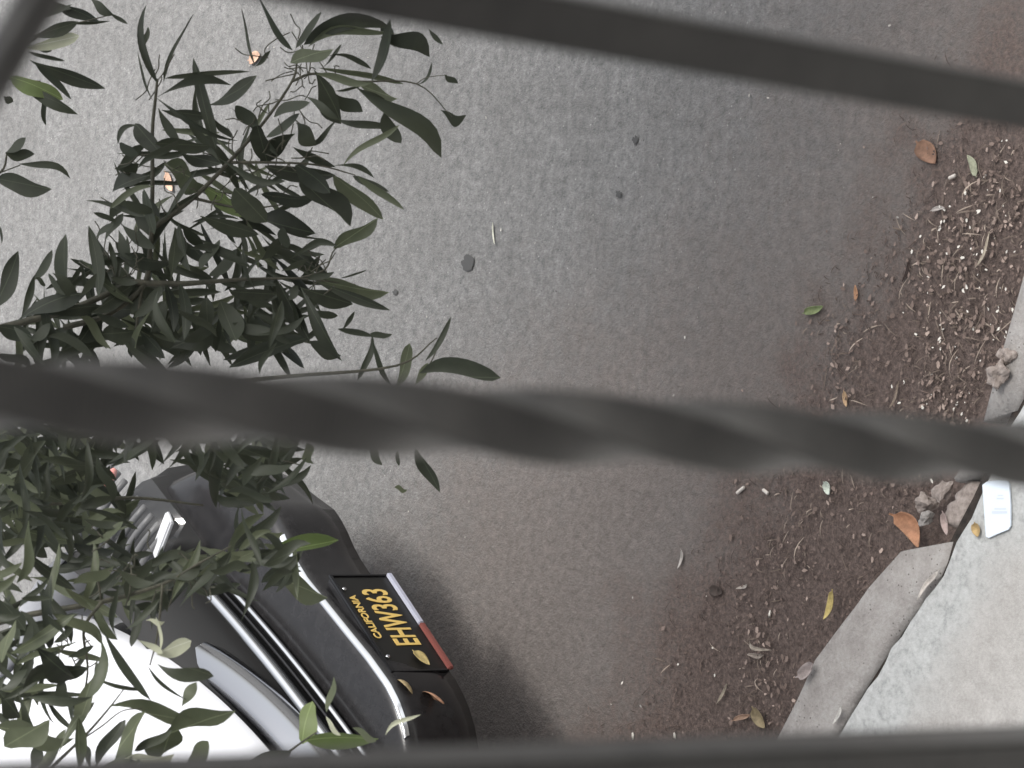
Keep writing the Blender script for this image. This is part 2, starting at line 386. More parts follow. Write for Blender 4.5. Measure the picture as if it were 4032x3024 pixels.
# bonnet and wings
vs = []; ST = np.linspace(0, 1, 22); HU = np.linspace(-.86, .86, 41)
for s in ST:
    v = .238 + s*1.19
    for q in HU:
        u = UC + q; e = abs(q)/.86
        top_ = .885 + .19*(1-(1-min(1, s*1.0))**2.2)*.9 + .03*(1-math.exp(-s*18))
        z = top_ - .085*e**4 - .02*e**2 + .012*math.exp(-((abs(q)-.55)/.05)**2)*min(1, s*3)
        vs.append((u, v + plan_h(u)*(1-s)**1.5, z))
bon = mesh('bonnet', vs, grid_faces(len(ST), len(HU)), M_PAINT, car, True)
md = bon.modifiers.new('s', 'SOLIDIFY'); md.thickness = .02; md.offset = -1
def side(sgn):
    vs = []; VV = np.linspace(0, 1, 40)
    for s in VV:
        v = .36 + s*4.0
        for z, q in ((.40, .80), (.44, .865), (.55, .89), (.75, .885), (.88, .868), (.93+.07*min(1, s*4), .855)):
            zz = z
            for wc in (.92, 3.55):
                if abs(v-wc) < .40: zz = max(zz, GW + .34 + math.sqrt(.16-(v-wc)**2)) if z < .9 else zz
            vs.append((UC+sgn*q*(1-.10*math.exp(-s*22)), v+.0, zz))
    fs = grid_faces(len(VV), 6)
    mesh('wing_panel' if sgn > 0 else 'wing_panel', vs, fs if sgn < 0 else [tuple(reversed(f)) for f in fs], M_PAINT, car, True)
side(1); side(-1)
# windscreen, roof, glass
def quadgrid(name, corners, mat, bow=.0, n=9, parent=car):
    a, b, c, d = [Vector(p) for p in corners]; vs = []
    for i in range(n):
        for j in range(n):
            p = a.lerp(b, i/(n-1)).lerp(d.lerp(c, i/(n-1)), j/(n-1)); k = (1-(2*i/(n-1)-1)**2)
            vs.append(p + Vector((0, -bow*.6*k, bow*k)))
    return mesh(name, vs, grid_faces(n, n), mat, parent, True)
quadgrid('windscreen', [(UC-.74, 1.47, 1.06), (UC+.74, 1.47, 1.06), (UC+.62, 2.15, 1.52), (UC-.62, 2.15, 1.52)], M_GLASS, .05)
quadgrid('roof', [(UC-.63, 2.13, 1.515), (UC+.63, 2.13, 1.515), (UC+.62, 3.75, 1.52), (UC-.62, 3.75, 1.52)], M_PAINT, .06)
quadgrid('rear_window', [(UC-.62, 3.74, 1.52), (UC+.62, 3.74, 1.52), (UC+.74, 4.3, 1.02), (UC-.74, 4.3, 1.02)], M_GLASS, .03)
for sgn in (-1, 1):
    quadgrid('side_window', [(UC+sgn*.80, 1.5, 1.0), (UC+sgn*.80, 4.25, 1.0), (UC+sgn*.625, 3.74, 1.51), (UC+sgn*.625, 2.15, 1.51)], M_GLASS, .0)
box('underbody', (UC, 2.6, .64), (1.62, 3.4, .2), M_DARK, car, .02)
quadgrid('rear_panel', [(UC-.85, 4.36, .45), (UC+.85, 4.36, .45), (UC+.82, 4.30, 1.02), (UC-.82, 4.30, 1.02)], M_PAINT)
def wheel(u, v):
    bm = bmesh.new(); R = .33 + GW
    prof = [(.0, .20), (.02, .205), (.06, .225), (.085, .26), (.085, .31), (.07, .33), (-.07, .33), (-.085, .31), (-.085, .22)]
    vs = []; N = 36
    for i in range(N):
        a = 2*math.pi*i/N
        vs += [(u+x, v+r*math.cos(a), R+r*math.sin(a)) for x, r in prof]
    k = len(prof); fs = [(i*k+j, ((i+1) % N)*k+j, ((i+1) % N)*k+j+1, i*k+j+1) for i in range(N) for j in range(k-1)]
    wv = mesh('wheel', vs, fs, M_TYRE, car, True)
    vs = []; prof = [(.05, 0.001), (.055, .05), (.04, .07), (.045, .17), (.065, .205), (.05, .225)]
    for i in range(N):
        a = 2*math.pi*i/N
        vs += [(u+(x if u > UC else -x), v+r*math.cos(a), R+r*math.sin(a)) for x, r in prof]
    k = len(prof); fs = [(i*k+j, ((i+1) % N)*k+j, ((i+1) % N)*k+j+1, i*k+j+1) for i in range(N) for j in range(k-1)]
    mesh('rim', vs, fs, M_SATIN, wv, True); bm.free()
for sgn in (-1, 1):
    for v in (.92, 3.55): wheel(UC+sgn*.79, v)
# headlamps: housing, ribs, reflectors, bulb, clear lens
M_LENS = Mat('clear_lens', (1, 1, 1), .05)
_tr = M_LENS.n('ShaderNodeBsdfTransparent'); _gl = M_LENS.n('ShaderNodeBsdfGlossy', Roughness=.05); _mx = M_LENS.n('ShaderNodeMixShader'); _mx.inputs[0].default_value = .06
M_LENS.l(_tr.outputs[0], _mx.inputs[1]); M_LENS.l(_gl.outputs[0], _mx.inputs[2]); M_LENS.l(_mx.outputs[0], M_LENS.t.nodes['Material Output'].inputs[0]); M_LENS = M_LENS.m
def headlamp(sgn, far):
    cu = UC + sgn*.71
    hl = empty('headlamp', (cu, .07 + plan_h(abs(cu))*.45, .70)); hl.parent = car
    vs = []; n = 14
    for i in range(n):
        for j in range(n):
            x = -.19+.38*i/(n-1); y = -.045+.305*j/(n-1); e = max(abs(x)/.19, abs(y-.107)/.153); vs.append((x, y, .10-.20*e**4-.9*max(0, .02-y)-.012))
    mesh('housing', vs, grid_faces(n, n), M_DARK, hl, True)
    for k in range(9):
        pts = [(-.148+.037*k + .012*math.sin(a)*sgn, -.035+.25*i/9, .115 + .025*math.sin(a)) for i, a in enumerate(np.linspace(0, math.pi, 10))]
        tube('rib', pts, .0085, M_RIB, hl, 6)
    for k, (x, y, L) in enumerate(((-.155*sgn, .0, .11), (-.15*sgn, .135, .10))):
        box('reflector', (x, y-.03, .125), (.05, L, .012), M_REFL, hl, .004, Matrix.Rotation(.25*sgn, 3, 'Y'))
    pts = [(.10*sgn, -.05+.012*i, .135+.004*i) for i in range(6)]
    tube('bulb', pts, [.006, .012, .014, .014, .011, .005], M_BULB, hl, 10)
    vs = []; n = 12
    for i in range(n):
        for j in range(n):
            x = -.185+.37*i/(n-1); y = -.09+.33*j/(n-1); e = max(abs(x)/.185, abs(y-.075)/.165)
            vs.append((x, y, .17-.05*e**4+.12*(y-.07)))
    mesh('lens', vs, grid_faces(n, n), M_LENS, hl, True)
headlamp(1, True); headlamp(-1, False)
# licence plate on its bracket
PR = -math.radians(7)
plate = empty('licence_plate', (0, .050, .575), PR); plate.parent = car
box('bracket', (0, -.020, -.006), (.328, .028, .164), M_BLACK, plate, .007)
RT = Matrix.Rotation(math.radians(-1), 3, 'X')
box('plate_sheet', (0, -.036, 0), (.305, .003, .152), M_PLATE, plate, .001, RT)
def rim_piece(c, s, m=M_GLOSSB): return box('plate_frame', c, s, m, plate, .0015, RT)
rim_piece((0, -.037, .079), (.318, .008, .007)); rim_piece((-.156, -.037, 0), (.007, .008, .152)); rim_piece((.156, -.037, 0), (.007, .008, .152))
box('frame_print', (.074, -.044, -.080), (.166, .010, .013), M_STW, plate, .002, RT)
box('frame_print', (-.083, -.044, -.080), (.146, .010, .013), M_STR, plate, .002, RT)
def text(name, s, size, loc, sx, mat, parent, off=.0):
    cu = bpy.data.curves.new(name, 'FONT'); cu.body = s; cu.size = size; cu.extrude = .0006; cu.offset = off
    cu.align_x = 'CENTER'; cu.align_y = 'CENTER'; cu.resolution_u = 3
    tmp = bpy.data.objects.new('tmp', cu); COL.objects.link(tmp)
    me = bpy.data.meshes.new_from_object(tmp.evaluated_get(bpy.context.evaluated_depsgraph_get()))
    bpy.data.objects.remove(tmp)
    me.transform(Matrix.Diagonal((sx, 1, 1, 1))); me.materials.clear(); me.materials.append(mat)
    o = link(bpy.data.objects.new(name, me), parent)
    # viewed from the front of the car (from -v): reading direction runs towards +u... seen from -v that is rightwards
    o.matrix_local = Matrix.Translation(loc) @ RT.to_4x4() @ Matrix.Rotation(math.pi/2, 4, 'X')
    return o
text('plate_number', 'EHW363', .095, (.018, -.0392, -.016), .53, M_YEL, plate, .0014)
text('plate_state_name', 'CALIFORNIA', .026, (.018, -.0392, .056), .95, M_YEL, plate, .0006)
for sx in (-.11, .11): tube('screw', [(sx, -.036, .066), (sx, -.041, .066)], .005, M_CHROME, plate, 8)

# ---------------------------------------------------------------- tree hanging over the car
def leaf_mesh(name, bow, curl, mat, aspect=.2, nseg=10):
    vs, fs = [], []; pk = random.uniform(.45, .68); b_ = random.uniform(.5, .95); a_ = b_*pk/(1-pk); mx = pk**a_*(1-pk)**b_
    tw = random.uniform(-1.1, 1.1); wav = random.uniform(.0, .05); ph = random.uniform(0, 6.28); S2 = random.uniform(-.06, .06)
    for i in range(nseg+1):
        s = i/nseg; hw = .5*aspect*max(.03, (s**a_*(1-s)**b_)/mx) if 0 < s < 1 else .003
        yb = bow*4*s*(1-s) + S2*math.sin(2*math.pi*s); zc = curl*s*s - curl*s; th = tw*(s-.4)
        for sg in (1, 0, -1):
            h = hw*sg*(1+wav*math.sin(11*s+ph+sg)); up = abs(hw*sg)*.35
            vs.append((s, yb + h*math.cos(th) - up*math.sin(th), zc + h*math.sin(th) + up*math.cos(th)))
    for i in range(nseg):
        for j in (0, 1): fs.append((i*3+j, i*3+j+1, i*3+j+4, i*3+j+3))
    me = bpy.data.meshes.new(name); me.from_pydata(vs, [], fs); me.materials.append(mat)
    me.polygons.foreach_set('use_smooth', [True]*len(me.polygons)); return me
BOWS = [-.2, -.1, -.03, .05, .12, .2]; CURLS = [-.45, -.2, -.05, .15, .3, .5]
LM = [[[leaf_mesh('leaf', b, c, m) for c in CURLS] for b in BOWS] for m in M_LEAF]
tree = empty('tree', (-2.75, 5.05, 0))
tag(tree, 'leafy tree with narrow dark green leaves hanging over the white car', 'tree')
TI = Matrix.Translation(tree.location).inverted()
leaves = []
def leaf_xf(P0, P1, width, roll, bow=None, tone=0, pick=None):
    d = P1-P0; L = d.length; d.normalize()
    nrm = (Vector(CAM)-P0).normalized()*.75 + Vector((0, 0, 1))*.45
    nrm = (nrm - d*nrm.dot(d)).normalized(); nrm = Matrix.Rotation(roll, 3, d) @ nrm
    y = nrm.cross(d)
    mi = Matrix(((d.x, y.x, nrm.x, P0.x), (d.y, y.y, nrm.y, P0.y), (d.z, y.z, nrm.z, P0.z), (0, 0, 0, 1)))
    wf = width/(L*.2)
    bi = min(range(len(BOWS)), key=lambda i: abs(BOWS[i]*wf-(bow if bow is not None else random.uniform(-.2, .2))))
    ci = random.randrange(len(CURLS)) if pick is None else pick
    return mi @ Matrix.Diagonal((L, L*wf, L, 1)), LM[tone][bi][ci]
def leaf(x0, y0, x1, y1, wpx, tone=0, bow=0., t=4.9, dt=None, roll=None):
    t0 = t + random.uniform(-.06, .06)
    ex, ey = (x1-x0)*.07, (y1-y0)*.07; x0 -= ex; y0 -= ey; x1 += ex*1.4; y1 += ey*1.4
    L = math.hypot(x1-x0, y1-y0)*t0/FPX
    dt = random.uniform(-.25, .45)*L if dt is None else dt
    P0, P1 = deep(x0, y0, t0), deep(x1, y1, t0+dt)
    r = random.uniform(-.6, .6) if roll is None else roll
    leaves.append((wpx*math.hypot(x1-x0, y1-y0), *leaf_xf(P0, P1, wpx*1.06*t0/FPX/max(.75, math.cos(r)), r, bow, tone)))
def block(ox, oy, sc, rows, t=4.9):
    for r in rows:
        x0, y0, x1, y1, wd = r[:5]; tone = r[5] if len(r) > 5 else 0; bow = r[6] if len(r) > 6 else 0.
        leaf(ox+x0/sc, oy+y0/sc, ox+x1/sc, oy+y1/sc, wd/sc, tone, bow, t)
# traced from the photograph: base, tip, width, tone, sideways bow
Z1a = [(380,10,600,70,60),(480,20,840,180,95),(800,0,975,120,80),(975,125,1100,200,35),(640,205,930,185,30),(320,170,600,50,60),
 (300,310,650,200,110),(220,410,650,320,110,3),(270,460,540,525,35),(300,420,440,440,40),(300,540,860,750,115),(330,580,595,840,70),
 (110,680,510,850,130,2),(150,770,630,975,90),(390,820,400,1070,45),(60,1320,210,1210,90),(60,1330,280,1340,95),(190,1435,575,1545,70,0,.12),(0,1560,410,1640,150),
 (40,840,110,880,60)]
Z1 = [(1370,690,1285,95,65,0,.2),(1230,430,1285,250,45),(1330,860,1210,480,25,0,.2),(1440,680,1670,165,36),(1480,680,2115,630,50),
 (1410,840,1960,750,95,0,.15),(1400,870,2020,1195,60),(1390,960,1560,1240,80),(1430,960,1800,1010,90),(1870,1250,1700,570,110),(1840,900,2200,680,130,0,-.1),
 (1880,1050,2010,1190,60),(1640,1070,1850,1280,60),(1190,1090,1380,1310,130),(1180,1100,1040,1240,50,0,-.2),(1050,1250,1190,1340,90),(1280,1270,1050,1450,80),
 (1010,1470,1190,1430,120),(1300,1530,1010,1659,140),(1380,1250,1800,1270,110),(1450,1440,1760,1600,170,1),(1600,1340,1900,1420,110)]
Z2 = [(230,560,120,100,38,0,.08),(240,570,355,450,42),(540,410,280,0,66),(600,400,790,130,70),(700,380,1350,250,130,0,.2),(740,400,1400,300,80,1,.12),
 (1350,330,1715,480,160,0,.18),(1400,200,1260,665,110),(1340,190,1430,330,110),(560,540,880,440,130,1),(820,580,970,400,30),(870,500,1210,590,40,0,.15),
 (830,600,1465,720,50,1),(790,650,1200,720,70,1),(1150,740,1440,850,110,1),(760,640,960,1040,150),(950,830,1150,960,130),(1150,790,1790,1320,160,0,.1),
 (1140,780,1440,950,70),(960,1040,1380,1115,70,0,-.12),(1460,1110,1040,1410,60,1),(1360,1000,1490,1225,110),(940,790,1130,760,25),
 (950,1040,750,1240,45,0,.1),(680,850,940,1030,60),(600,1080,750,1250,130),(690,900,420,1010,100),(70,930,240,1080,130),(250,1100,330,1390,130),(600,1000,350,1180,90),
 (560,1180,300,1400,130),(580,1290,900,1440,80),(350,1450,880,1520,130),(600,1450,860,1659,160),(1640,730,1760,560,32,0,-.2),(1890,655,1990,720,60),
 (1860,960,2050,1000,95,0,-.2),(900,1450,1235,1540,42,0,.2),(1100,1540,1370,1659,60),(1750,260,1855,375,45)]
Z3 = [(0,430,15,560,25),(-50,1120,140,680,150),(290,880,440,650,80),(185,1220,290,880,60),(390,940,315,875,35),(430,845,560,1010,50),
 (660,1020,580,540,140,0,.1),(470,840,660,1000,100),(1000,380,830,310,45),(850,1000,780,470,110),(700,1020,830,850,60),(840,530,980,400,60),(960,370,1050,170,110),
 (920,550,1060,330,80),(1100,210,1320,290,90),(1340,470,1260,130,110),(1340,600,1700,170,62,0,.12),(1330,500,1190,340,110),(1080,420,1330,600,100),(1040,470,1150,700,90),
 (1000,650,1470,720,110),(1000,850,960,580,50),(1490,860,1520,470,120),(1560,430,1650,780,90),(1620,560,1800,760,130),(1750,780,1900,560,90),(1830,840,2040,640,110),
 (1800,100,2100,320,150,2),(1770,340,2212,480,130),(1600,420,1770,600,110),(1500,890,1270,780,45),(980,870,1180,910,60),(1180,1200,1390,960,100),(1180,930,1260,1040,80),
 (1310,1340,1340,1080,40),(1340,1330,1430,1090,110),(1510,1320,1450,960,90),(1600,1380,1570,960,110),(1580,980,1680,1180,60),(1800,1060,1820,1400,130),(1620,1420,1860,1300,90),
 (1880,1500,1900,1250,60),(2050,1400,1930,1100,170),(180,1240,700,1030,150),(300,1200,850,1120,100),(820,1160,1160,930,120),(850,1150,1150,1150,150),(850,1180,1100,1290,90),
 (900,1360,1150,1340,150),(1150,1180,1150,950,70),(700,1420,850,1200,160),(270,1400,420,1280,100),(0,1300,260,1380,140),(1230,1340,1420,1550,130),(1340,1360,1560,1420,40),
 (1350,1380,1640,1470,90),(1500,1480,1850,1350,170),(1150,1400,1150,1550,50),(1250,130,1380,330,80)]
Z4 = [(60,100,280,330,160),(280,130,640,165,90),(270,330,650,430,150,0,.12),(430,400,470,540,90),(580,10,930,350,140,0,.12),(850,0,1190,300,130,1),(1040,0,1360,230,60,1),
 (270,640,410,480,70),(500,650,830,550,55,0,.2),(850,545,1150,340,100,1),(430,730,610,650,45),(640,800,820,750,50),(720,810,1220,900,100,1),(720,830,1230,1030,70),
 (900,790,1080,735,15),(600,880,950,990,130),(700,1060,850,1090,60),(590,900,870,1400,100),(660,1300,870,1400,100),(480,960,540,860,60),(30,900,350,920,90),(60,860,330,1000,80),(380,800,620,1250,110),(420,860,560,1180,90),
 (150,1100,420,1260,80),(600,1280,60,1480,120),(880,1200,1120,1250,50),(1120,1250,1280,1240,50),(900,1200,990,1070,35),(1130,1260,1030,1570,50,0,.1),(1150,1310,1275,1610,45),
 (1330,1640,1425,1340,90,1),(1570,1430,1745,1130,46),(1480,1630,1570,1480,60,1),(1550,1550,2100,1580,130,0,.14)]
Z6 = [(1330,0,1410,150,70),(1520,340,1610,355,40,1),(1690,40,1860,350,90),(1540,60,1550,160,30),(820,0,870,140,100,1),(390,900,1010,770,120,2,.05),(600,1050,950,1200,150,1),
 (60,140,300,330,100),(460,330,600,430,50)]
Z7 = [(130,640,600,350,110,1),(20,720,130,400,120,1),(450,0,470,330,110),(0,200,200,440,200),(200,180,430,180,50),(850,530,740,1040,120,1,.1),(830,870,680,1290,120,1),(680,1659,680,1250,90,1),
 (930,510,1280,1020,110,0,-.06),(850,880,1200,970,35,0,-.1),(850,700,870,900,40),(600,690,800,600,60),(330,620,620,850,200),(230,960,720,800,130,0,.1),(520,830,600,1100,110),(600,1060,620,1230,60),
 (250,1040,750,1040,90),(0,1000,160,1200,130),(60,1459,400,1260,190,1),(0,1300,590,1390,170,1),(560,1340,340,1659,110,1),(270,1659,330,1459,110),(530,1500,800,1120,90,1),
 (1380,650,1360,370,50,3),(1280,375,1420,385,46,3),(1380,660,1640,560,120,3),(1210,550,1400,650,60,3),(1400,760,1820,850,120,0,-.1),(1310,790,1610,1045,40,0,-.1),
 (1000,1130,1720,1260,130,1,.06),(1590,1110,1700,930,110,1),(1500,1350,2000,1180,160,1,.06),(1250,1200,1000,1640,170,1,.1),(1080,1260,860,1600,110),(1190,1500,1470,1340,80),
 (1500,1300,1390,1600,170,1),(1110,1570,1480,1540,120,3),(1650,1600,1800,1440,130,1),(1200,1600,900,1659,120,1),(800,1659,760,1480,60),(160,700,260,420,90),(480,560,620,440,60),(420,330,560,500,70)]
Z8 = [(590,1450,660,1160,150,2),(780,1200,830,960,70,1),(650,1440,1140,1430,130,2),(1160,1440,1000,1350,60,1),(1260,1390,1500,1250,36,3,.1),(780,1260,880,1390,40,3),(170,1600,470,1530,100)]
block(0, 0, 2.212, Z1a, 5.1); block(0, 0, 2.212, Z1); block(900, 0, 2.212, Z2); block(0, 700, 2.212, Z3); block(900, 700, 2.011, Z4)
block(800, 1750, 2.011, Z6, 4.8); block(0, 2274, 2.212, Z7, 4.1); block(900, 2200, 2.0146, Z8, 4.3)
# fill between the traced leaves where the crown is dense
def inside(p, poly):
    c = False; n = len(poly)
    for i in range(n):
        (x1, y1), (x2, y2) = poly[i], poly[i-1]
        if (y1 > p[1]) != (y2 > p[1]) and p[0] < (x2-x1)*(p[1]-y1)/(y2-y1)+x1: c = not c
    return c
def fill(poly, n, t0, t1, ang, tones=(0, 0, 0, 0, 1), Lr=(110, 230), Wr=(22, 44)):
    xs, ys = [p[0] for p in poly], [p[1] for p in poly]; k = 0
    while k < n:
        p = (random.uniform(min(xs), max(xs)), random.uniform(min(ys), max(ys)))
        if not inside(p, poly) or (480 < p[0] < 870 and 1850 < p[1] < 2200): continue
        a = random.choice(ang)+random.gauss(0, .5); L = random.uniform(*Lr); t = random.uniform(t0, t1)
        leaf(p[0]-L/2*math.cos(a), p[1]-L/2*math.sin(a), p[0]+L/2*math.cos(a), p[1]+L/2*math.sin(a), random.uniform(*Wr), random.choice(tones), random.uniform(-.12, .12), t); k += 1
fill([(480, 620), (900, 420), (1250, 560), (1250, 900), (1150, 1250), (700, 1400), (420, 1250), (430, 900)], 85, 4.9, 5.35, (.2, .6, -.3, 1.2), Lr=(140, 260), Wr=(16, 30))
fill([(430, 1000), (1230, 1000), (1200, 1400), (200, 1400), (60, 1290)], 85, 4.9, 5.3, (.2, 1.0, -.3, 1.4), Lr=(140, 250), Wr=(20, 38))
fill([(-60, 1640), (1150, 1700), (1160, 1900), (950, 2000), (640, 1760), (420, 1800), (300, 2100), (-60, 2120)], 190, 4.5, 5.2, (.5, 1.0, -.4, 2.0))
fill([(-60, 1760), (560, 1850), (480, 2130), (560, 2330), (350, 2350), (200, 2140), (-60, 2200)], 110, 4.3, 5.0, (.5, 0, -.5, 1.5))
fill([(520, 2050), (760, 2200), (1000, 2050), (1200, 2250), (1000, 2350), (800, 2300), (520, 2420)], 60, 4.3, 4.8, (-.4, .4, -.8), (0, 0, 0, 1))
fill([(380, 1220), (1180, 1250), (1180, 1420), (60, 1440), (0, 1330)], 45, 4.85, 5.2, (.5, 0, -.5, 1.5))
fill([(-60, 2240), (90, 2240), (120, 2700), (-60, 2800)], 22, 4.0, 4.5, (1.2, .3, -.5))
fill([(-60, 2150), (560, 2200), (600, 2420), (330, 2560), (300, 2800), (-60, 2900)], 40, 4.1, 4.5, (.3, 1.2, -.5, 2.0), (0, 0, 0, 1), Lr=(130, 240))
fill([(-60, 1640), (620, 1680), (430, 1800), (280, 2080), (-60, 2080)], 90, 4.6, 5.2, (.5, 1.0, -.4, 2.0))
# twigs and boughs
TI3 = tree.location
def twig(pts, r0, r1, t=4.93, name='twig'):
    P = [deep(p[0], p[1], p[2] if len(p) > 2 else t) - TI3 for p in pts]; P = smooth_path(P, 5)
    return tube(name, P, list(np.linspace(r0, r1, len(P))), M_TWIG, tree, 6)
twig([(250, 1290), (420, 1240), (560, 1130), (590, 1000), (600, 760), (600, 520), (612, 390), (620, 310)], .006, .0022)
twig([(520, 1112), (690, 1118), (820, 1110), (960, 1100), (1180, 1095)], .0065, .002)
twig([(600, 900), (760, 780), (900, 640), (1040, 480), (1150, 320), (1170, 240)], .005, .0015)
twig([(1150, 320), (1240, 290), (1400, 320), (1640, 330), (1780, 460)], .003, .0008)
twig([(1640, 330), (1680, 305), (1760, 295)], .001, .0006)
twig([(900, 640), (1080, 640), (1250, 650), (1400, 690)], .003, .001)
twig([(760, 780), (960, 820), (1150, 800)], .003, .001)
twig([(1180, 1095), (1280, 1060), (1320, 980), (1420, 930)], .002, .0009)
twig([(1180, 1095), (1400, 1120)], .002, .001)
twig([(560, 1130), (540, 1260), (530, 1400)], .003, .002)
twig([(-150, 1330), (120, 1260), (300, 1210), (520, 1112)], .0075, .006)
twig([(-250, 1500), (200, 1560), (700, 1520), (1150, 1480), (1560, 1440), (1720, 1330)], .007, .001, 4.85)
twig([(1640, 1500), (1700, 1420), (1760, 1270)], .0015, .0008)
twig([(200, 1560), (600, 1700), (900, 1760), (1180, 1830)], .005, .001, 4.8)
twig([(-200, 1950), (200, 1980), (520, 1960), (800, 1990)], .006, .0015, 4.7)
twig([(-200, 2500), (120, 2420), (400, 2370), (640, 2300), (780, 2220), (910, 2150)], .006, .0012, 4.35)
twig([(400, 2370), (380, 2240), (395, 2200)], .002, .0008, 4.35)
twig([(60, 3150), (310, 2920), (420, 2800), (490, 2710)], .003, .0008, 4.1)
twig([(310, 2920), (400, 2860), (480, 2800), (560, 2790)], .0015, .0008, 4.1)
twig([(400, 2370), (330, 2480), (345, 2650), (300, 2850)], .003, .001, 4.2)
twig([(640, 2300), (620, 2500), (590, 2620)], .002, .001, 4.25)
twig([(950, 3100), (1150, 2950), (1250, 2880)], .003, .001, 4.3)
twig([(-200, 240), (60, 190), (200, 120), (430, 60)], .004, .001, 5.1)
twig([(-200, 300), (30, 310), (160, 320)], .003, .001, 5.1)
twig([(-160, 760), (0, 680), (30, 600), (70, 560)], .003, .001, 5.1)
twig([(0, 680), (80, 650)], .0015, .001, 5.1)
tv, tf = [], []
for cx, cy, n_, sp in ((1170, 300, 22, 130), (1090, 620, 14, 120), (960, 760, 14, 150), (620, 640, 10, 110), (560, 1000, 8, 110), (1260, 1080, 8, 90), (450, 1000, 8, 120), (1000, 460, 8, 90), (640, 300, 4, 50), (330, 2520, 8, 120), (700, 2250, 8, 140), (420, 2150, 8, 140)):
    for k in range(n_):
        x, y = random.gauss(cx, sp*.5), random.gauss(cy, sp*.5); a = random.uniform(0, 6.28); L = random.uniform(50, 150); tt = (4.3 if cy > 2000 else 4.95)+random.uniform(-.1, .1)
        P = [deep(x+L*q*math.cos(a)+random.gauss(0, 9), y+L*q*math.sin(a)+random.gauss(0, 9), tt+random.uniform(-.02, .02))-TI3 for q in (0, .33, .66, 1)]
        v_, f_ = tube_data(smooth_path(P, 3), .0011, 5); b_ = len(tv); tv += v_; tf += [tuple(b_+q for q in f) for f in f_]
tag(mesh('twiglets', tv, tf, M_TWIG, tree, True), kind='stuff')
top_t = Vector((.05, -.12, 2.15))
tube('trunk', smooth_path([(0, 0, -.1), (.03, -.02, .7), (.0, -.08, 1.5), top_t, (.02, -.25, 3.3), (.15, -.5, 4.6), (.3, -.8, 5.8)], 6), list(np.linspace(.17, .06, 37)), M_BARK, tree, 12)
def bough(end, r0=.035, r1=.007, start=top_t, up=.35):
    E = deep(*end) - TI3; s = Vector(start); m1 = s.lerp(E, .35) + Vector((0, 0, up)); m2 = s.lerp(E, .7) + Vector((0, 0, up*.7))
    P = smooth_path([s, m1, m2, E], 7); tube('bough', P, list(np.linspace(r0, r1, len(P))), M_BARK, tree, 8)
for e in ((-250, 1500, 4.85), (-150, 1330, 4.93), (-200, 1950, 4.7), (-200, 2500, 4.35), (60, 3150, 4.1), (-200, 270, 5.1), (-160, 760, 5.1), (950, 3100, 4.3)): bough(e, .03, .007)
# leaves as objects (the largest) and the rest joined
leaves.sort(key=lambda r: -r[0])
for i, (_, mi, me) in enumerate(leaves[:300]):
    o = bpy.data.objects.new('leaf', me); link(o, tree); o.matrix_local = TI @ mi
def joined(name, items, parent, mats):
    vs, fs, ms = [], [], []; base = 0
    for mi, me in items:
        vs += [mi @ v.co for v in me.vertices]; fs += [tuple(base+k for k in p.vertices) for p in me.polygons]
        ms += [mats.index(me.materials[0])]*len(me.polygons); base += len(me.vertices)
    o = mesh(name, vs, fs, None, parent, True)
    for m in mats: o.data.materials.append(m)
    o.data.polygons.foreach_set('material_index', ms); return o
joined_leaves = leaves[300:]
if joined_leaves:
    tag(joined('small_leaves', [(TI @ a, b) for _, a, b in joined_leaves], tree, M_LEAF), kind='stuff')
# upper crown above the pavement, higher than the balcony
def crown(center, rad, n):
    items = []
    for k in range(n):
        v = Vector(rng.normal(size=3)); v.normalize(); v *= rng.random()**.4
        p = Vector((center[0]+v.x*rad[0], center[1]+v.y*rad[1], center[2]+v.z*rad[2]))
        d = Vector((rng.normal(), rng.normal(), rng.normal()*.6-.3)).normalized()*rng.uniform(.18, .30)
        mi, me = leaf_xf(p, p+d, d.length*.24, rng.uniform(-1, 1), None, 0)
        items.append((TI @ mi, me))
    return items
CR = crown((-2.6, 3.9, 6.2), (1.3, 1.0, .8), 900)
tag(joined('crown', CR, tree, M_LEAF), kind='stuff')
for e in ((.5, -.9, 6.0), (-.5, -1.4, 6.2), (.4, -1.8, 6.5)):
    P = smooth_path([(.02, -.25, 3.3), Vector((.1, -.4, 4.4)).lerp(Vector(e), .3), Vector(e)], 7); tube('bough', P, list(np.linspace(.05, .012, len(P))), M_BARK, tree, 8)
# unseen tree, added so that its crown shades the gutter and the pavement
added_tree = empty('added_shade_tree', (5.3, 2.1, 0)); tag(added_tree, 'broad tree added out of view to shade the gutter', 'tree')
TI = Matrix.Translation(added_tree.location).inverted()
tube('trunk', smooth_path([(0, 0, -.1), (-.05, .1, 1.5), (-.2, .3, 3.2), (-.5, .7, 5.0), (-.9, 1.1, 6.6)], 6), list(np.linspace(.2, .06, 25)), M_BARK, added_tree, 12)
for e in ((-2.4, 1.6, 6.8), (-.9, 2.2, 7.0), (-3.2, 1.2, 6.6), (.6, 1.6, 7.0), (-1.6, .7, 7.2)):
    P = smooth_path([(-.2, .3, 3.2), Vector((-.4, .6, 4.8)).lerp(Vector(e), .35), Vector(e)], 7); tube('bough', P, list(np.linspace(.07, .012, len(P))), M_BARK, added_tree, 8)
tag(joined('crown', crown((3.75, 3.75, 6.8), (2.4, 1.3, 1.1), 5600), added_tree, M_LEAF), kind='stuff')

